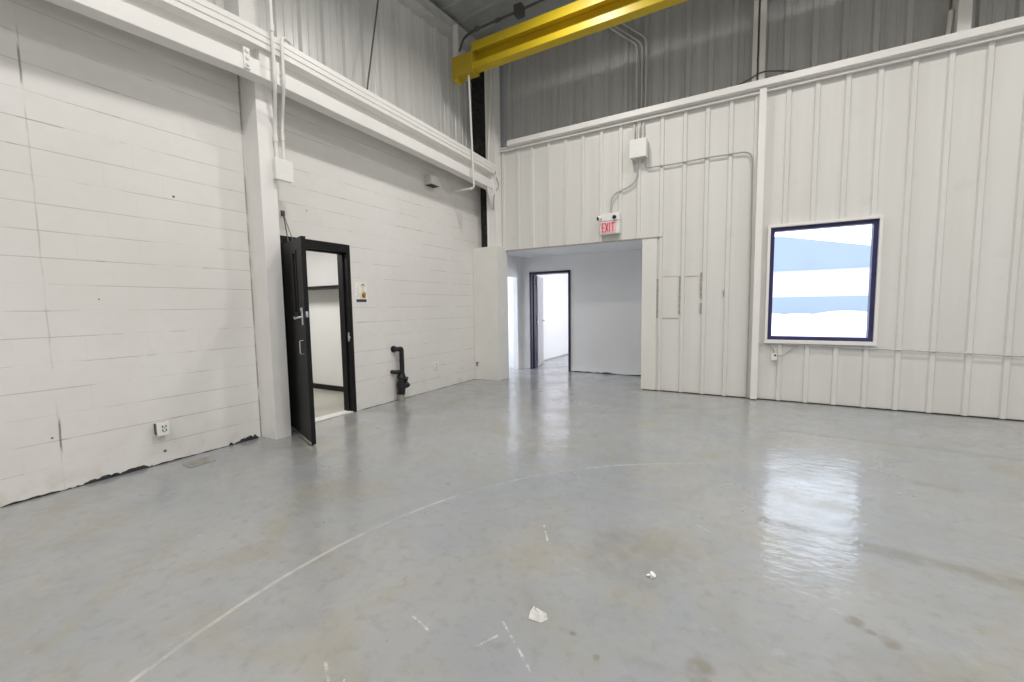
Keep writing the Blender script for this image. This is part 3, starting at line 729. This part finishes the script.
# poster
po = thing('poster', (XL, 4.09, 1.51), 'small white poster with a gold figure, taped beside the black door frame', 'poster')
MB().box((XL-.001, 3.985, 1.505), (-4.766, 4.19, 1.785)).build('sheet', 'paper', po)
pt = lambda pts: [(-4.7662, y, z) for y, z in pts]
MB().poly(pt([(4.0, 1.512), (4.175, 1.512), (4.175, 1.55), (4.0, 1.55)]), (.0012, 0, 0)).build('print', 'print_dark', po)
MB().poly(pt([(4.06, 1.552), (4.165, 1.552), (4.16, 1.62), (4.135, 1.66), (4.13, 1.71), (4.115, 1.74), (4.09, 1.735), (4.10, 1.69), (4.085, 1.65), (4.05, 1.60)]), (.0016, 0, 0)).build('print', 'cream_print', po)
mb = MB(); mb.poly(pt([(4.135+.035*math.cos(a*PI/8), 1.61+.045*math.sin(a*PI/8)) for a in range(16)]), (.002, 0, 0)); mb.build('print', 'amber', po)
mb = MB(); mb.poly(pt([(4.12+.022*math.cos(a*PI/8), 1.60+.03*math.sin(a*PI/8)) for a in range(16)]), (.0023, 0, 0)); mb.build('print', 'brown', po)
mb = MB(); mb.poly(pt([(4.085, 1.725), (4.10, 1.76), (4.13, 1.77), (4.15, 1.75), (4.15, 1.72), (4.13, 1.745), (4.105, 1.74)]), (.002, 0, 0)); mb.build('print', 'amber', po)
mb = MB()
for i in range(9):
    y = 4.005+.012*(i % 3); z = 1.585+.018*i
    mb.poly(pt([(y, z), (y+.028, z), (y+.028, z+.008), (y, z+.008)]), (.0011, 0, 0))
mb.build('print', 'print_grey', po)

# standpipe
sx, sy = -4.685, 4.735
sp_ = thing('standpipe', (sx, sy, 0), 'black iron standpipe with valve rising from the floor against the block wall', 'pipe')
MB().tube(rounded([(XL, 4.645, .80), (sx, 4.645, .80), (sx, sy-.01, .80), (sx, sy, .78), (sx, sy, .40)], .045), .036, 16).build('riser', 'black_iron', sp_, True)
MB().tube([(-4.768, 4.645, .80), (-4.745, 4.645, .80)], .05, 16).build('flange', 'black_iron', sp_, True)
MB().tube([(XL, 4.60, .455), (sx-.02, 4.60, .455), (sx, 4.64, .45), (sx, sy-.02, .45)], .030, 14).build('branch', 'black_iron', sp_, True)
vb = MB().tube([(sx, sy-.015, .42), (sx, sy-.02, .36), (sx, sy-.02, .33), (sx, sy-.03, .24), (sx, sy-.035, .16), (sx, sy-.04, .10)], [.050, .068, .055, .075, .062, .060], 16)
vb = vb.build('valve_body', 'black_iron', sp_, True)
MB().tube([(sx+.01, sy-.02, .36), (sx+.05, sy+.03, .33), (sx+.06, sy+.045, .325)], [.04, .036, .042], 14).build('bonnet', 'black_iron', vb, True)
MB().tube([(sx, sy-.02, .22), (sx+.02, sy+.04, .225), (sx+.025, sy+.065, .24), (sx+.027, sy+.08, .25)], [.045, .045, .055, .05], 14).build('outlet', 'black_iron', vb, True)
MB().tube([(sx, sy-.04, .12), (sx, sy-.045, .0)], [.05, .055], 14).build('foot', 'rust_grey', sp_, True)

# floor litter and cover plate
cp = thing('floor_plate', (-4.48, 1.87, 0), 'worn steel cover plate lying on the floor near the low outlet', 'cover plate')
mat_ = MB().poly([(-4.575, 1.775, 0), (-4.41, 1.765, 0), (-4.40, 1.975, 0), (-4.585, 2.0, 0)], (0, 0, .006)); mat_.build('plate', 'rust_grey', cp)
for y in (1.79, 1.95): MB().tube([(-4.43, y, .005), (-4.43, y, .009)], .008, 8).build('screw', 'galv', cp)
mb = MB(); bm = mb.bm
pts = [(-.873, 1.69, .002), (-.858, 1.672, .012), (-.80, 1.668, .004), (-.778, 1.640, .002), (-.795, 1.605, .003), (-.855, 1.598, .004), (-.868, 1.64, .009), (-.83, 1.64, .006)]
vs = [bm.verts.new(p) for p in pts]
for a, b in zip(range(7), [1, 2, 3, 4, 5, 6, 0]): bm.faces.new((vs[a], vs[b], vs[7]))
r_ = bmesh.ops.solidify(bm, geom=list(bm.faces), thickness=.0012)
tag(mb.build('paper_scrap', 'paper'), 'torn white paper scrap lying on the open floor', 'paper')
cap = MB().tube([(-.43, 2.18, 0), (-.425, 2.18, .016), (-.423, 2.18, .018)], [.016, .017, .012], 12).tube([(-.455, 2.165, .008), (-.43, 2.18, .010)], [.005, .008], 8)
tag(cap.build('plastic_plug', 'white_plastic', None, True), 'tiny white plastic plug on the floor beyond the paper scrap', 'litter')

# ------------------------------------------------------------------ outside the window
struct(MB().box((-60, 7.6, -.3), (80, 70, -.1)), 'ground', 'yard_white', 'pale sunlit yard outside the window', 'ground')
wh = thing('warehouse_building', (10, 63, 0), 'long white warehouse with pale blue roof seen through the window', 'building')
MB().box((-30, 62, -.1), (60, 75, 5.3)).build('wall', 'yard_white', wh)
MB().poly([(-32, 61.5, 5.3), (62, 61.5, 5.3), (62, 61.5, 5.6), (16, 61.5, 6.6), (2.5, 61.5, 9.4), (-32, 61.5, 10.2)], (0, 14, 0)).build('roof', 'pale_blue', wh)
fn = thing('yard_fence', (10, 58, 0), 'pale blue hoarding across the yard seen through the window', 'fence')
MB().box((-30, 58, -.1), (60, 58.2, 2.05)).build('panel', 'pale_blue', fn)
rnd = random.Random(5)
mb = MB()
for i in range(26):
    x = -25+i*2.6+rnd.uniform(-.8, .8); rr = rnd.uniform(.9, 1.8)
    r_ = bmesh.ops.create_icosphere(mb.bm, subdivisions=2, radius=1)
    for v in r_['verts']: v.co = Vector((x+v.co.x*rr*1.7, 55+v.co.y*1.5, -.15+max(0, v.co.z)*rr*.40))
tag(mb.build('gravel_bank', 'yard_white', None, True), 'low pale bank in front of the blue hoarding', 'gravel', kind='stuff')

# ------------------------------------------------------------------ light
def area(name, loc, target, sx, sy, power, col, spread=180, shape='RECTANGLE'):
    l = bpy.data.lights.new(name, 'AREA'); l.shape = shape; l.size = sx; l.size_y = sy; l.energy = power; l.color = col; l.spread = math.radians(spread)
    o = bpy.data.objects.new(name, l); COL.objects.link(o); o.location = loc
    o.rotation_euler = (Vector(target)-Vector(loc)).to_track_quat('-Z', 'Y').to_euler()
    return o
WARM = (1.0, .965, .925); COOL = (.80, .88, 1.0)
for x, e in ((-2.2, 62), (.75, 44), (3.7, 46), (6.6, 30)):
    for y in (-4.6, -1.2, 2.2, 5.0):
        area('high_bay_lamp', (x, y, 6.1), (x, y, 0), .35, .35, e, WARM, 160, 'DISK')
# daylight: window, far rooms; cool fill added by the right wall, with no opening
area('cool_side_fill', (7.9, -2.5, 1.25), (-4.7, 2.5, .7), 4.0, 2.3, 95, COOL)
area('far_room_daylight', (-1.8, 10.6, 1.3), (-4.7, 9.8, 1.0), 2.0, 2.0, 115, (.88, .89, 1.0))
area('side_room_daylight', (-6.9, 7.9, 1.4), (-4.6, 7.9, 1.2), 1.0, 2.0, 70, (.80, .86, 1.0))
area('office_lamp', (-6.4, 3.2, 2.7), (-6.4, 3.2, 0), 1.2, .6, 48, (1, .98, .94))
wd = bpy.data.worlds.new('sky'); SC.world = wd; wd.use_nodes = True
bg = wd.node_tree.nodes['Background']; bg.inputs[0].default_value = (.86, .92, 1.0, 1); bg.inputs[1].default_value = 3.1

# ------------------------------------------------------------------ camera
f, yaw, pitch, roll, H = 422.54, math.radians(29.946), math.radians(4.670), math.radians(.829), 1.42
cy, sy_, cp, sp2 = math.cos(yaw), math.sin(yaw), math.cos(pitch), math.sin(pitch)
fwd0 = Vector((-sy_, cy, 0)); right0 = Vector((cy, sy_, 0)); up = Vector((0, 0, 1))
fwd = fwd0*cp - up*sp2; dn_ = -(up*cp + fwd0*sp2)
rt = right0*math.cos(roll)+dn_*math.sin(roll); dnn = dn_*math.cos(roll)-right0*math.sin(roll)
cam = bpy.data.cameras.new('camera'); co = bpy.data.objects.new('camera', cam); COL.objects.link(co)
R3 = Matrix((rt, -dnn, -fwd)).transposed()
co.matrix_world = Matrix.Translation((0, 0, H)) @ R3.to_4x4()
cam.sensor_width = 36; cam.sensor_fit = 'HORIZONTAL'; cam.lens = f/1024*36; cam.clip_start = .05; cam.clip_end = 300
SC.camera = co
SC.view_settings.view_transform = 'Standard'; SC.view_settings.look = 'None'; SC.view_settings.gamma = 1; SC.view_settings.exposure = 0
SC.view_settings.use_curve_mapping = False
SC.cycles.use_denoising = True
SC.cycles.max_bounces = 10; SC.cycles.diffuse_bounces = 6
SC.cycles.sample_clamp_indirect = 6
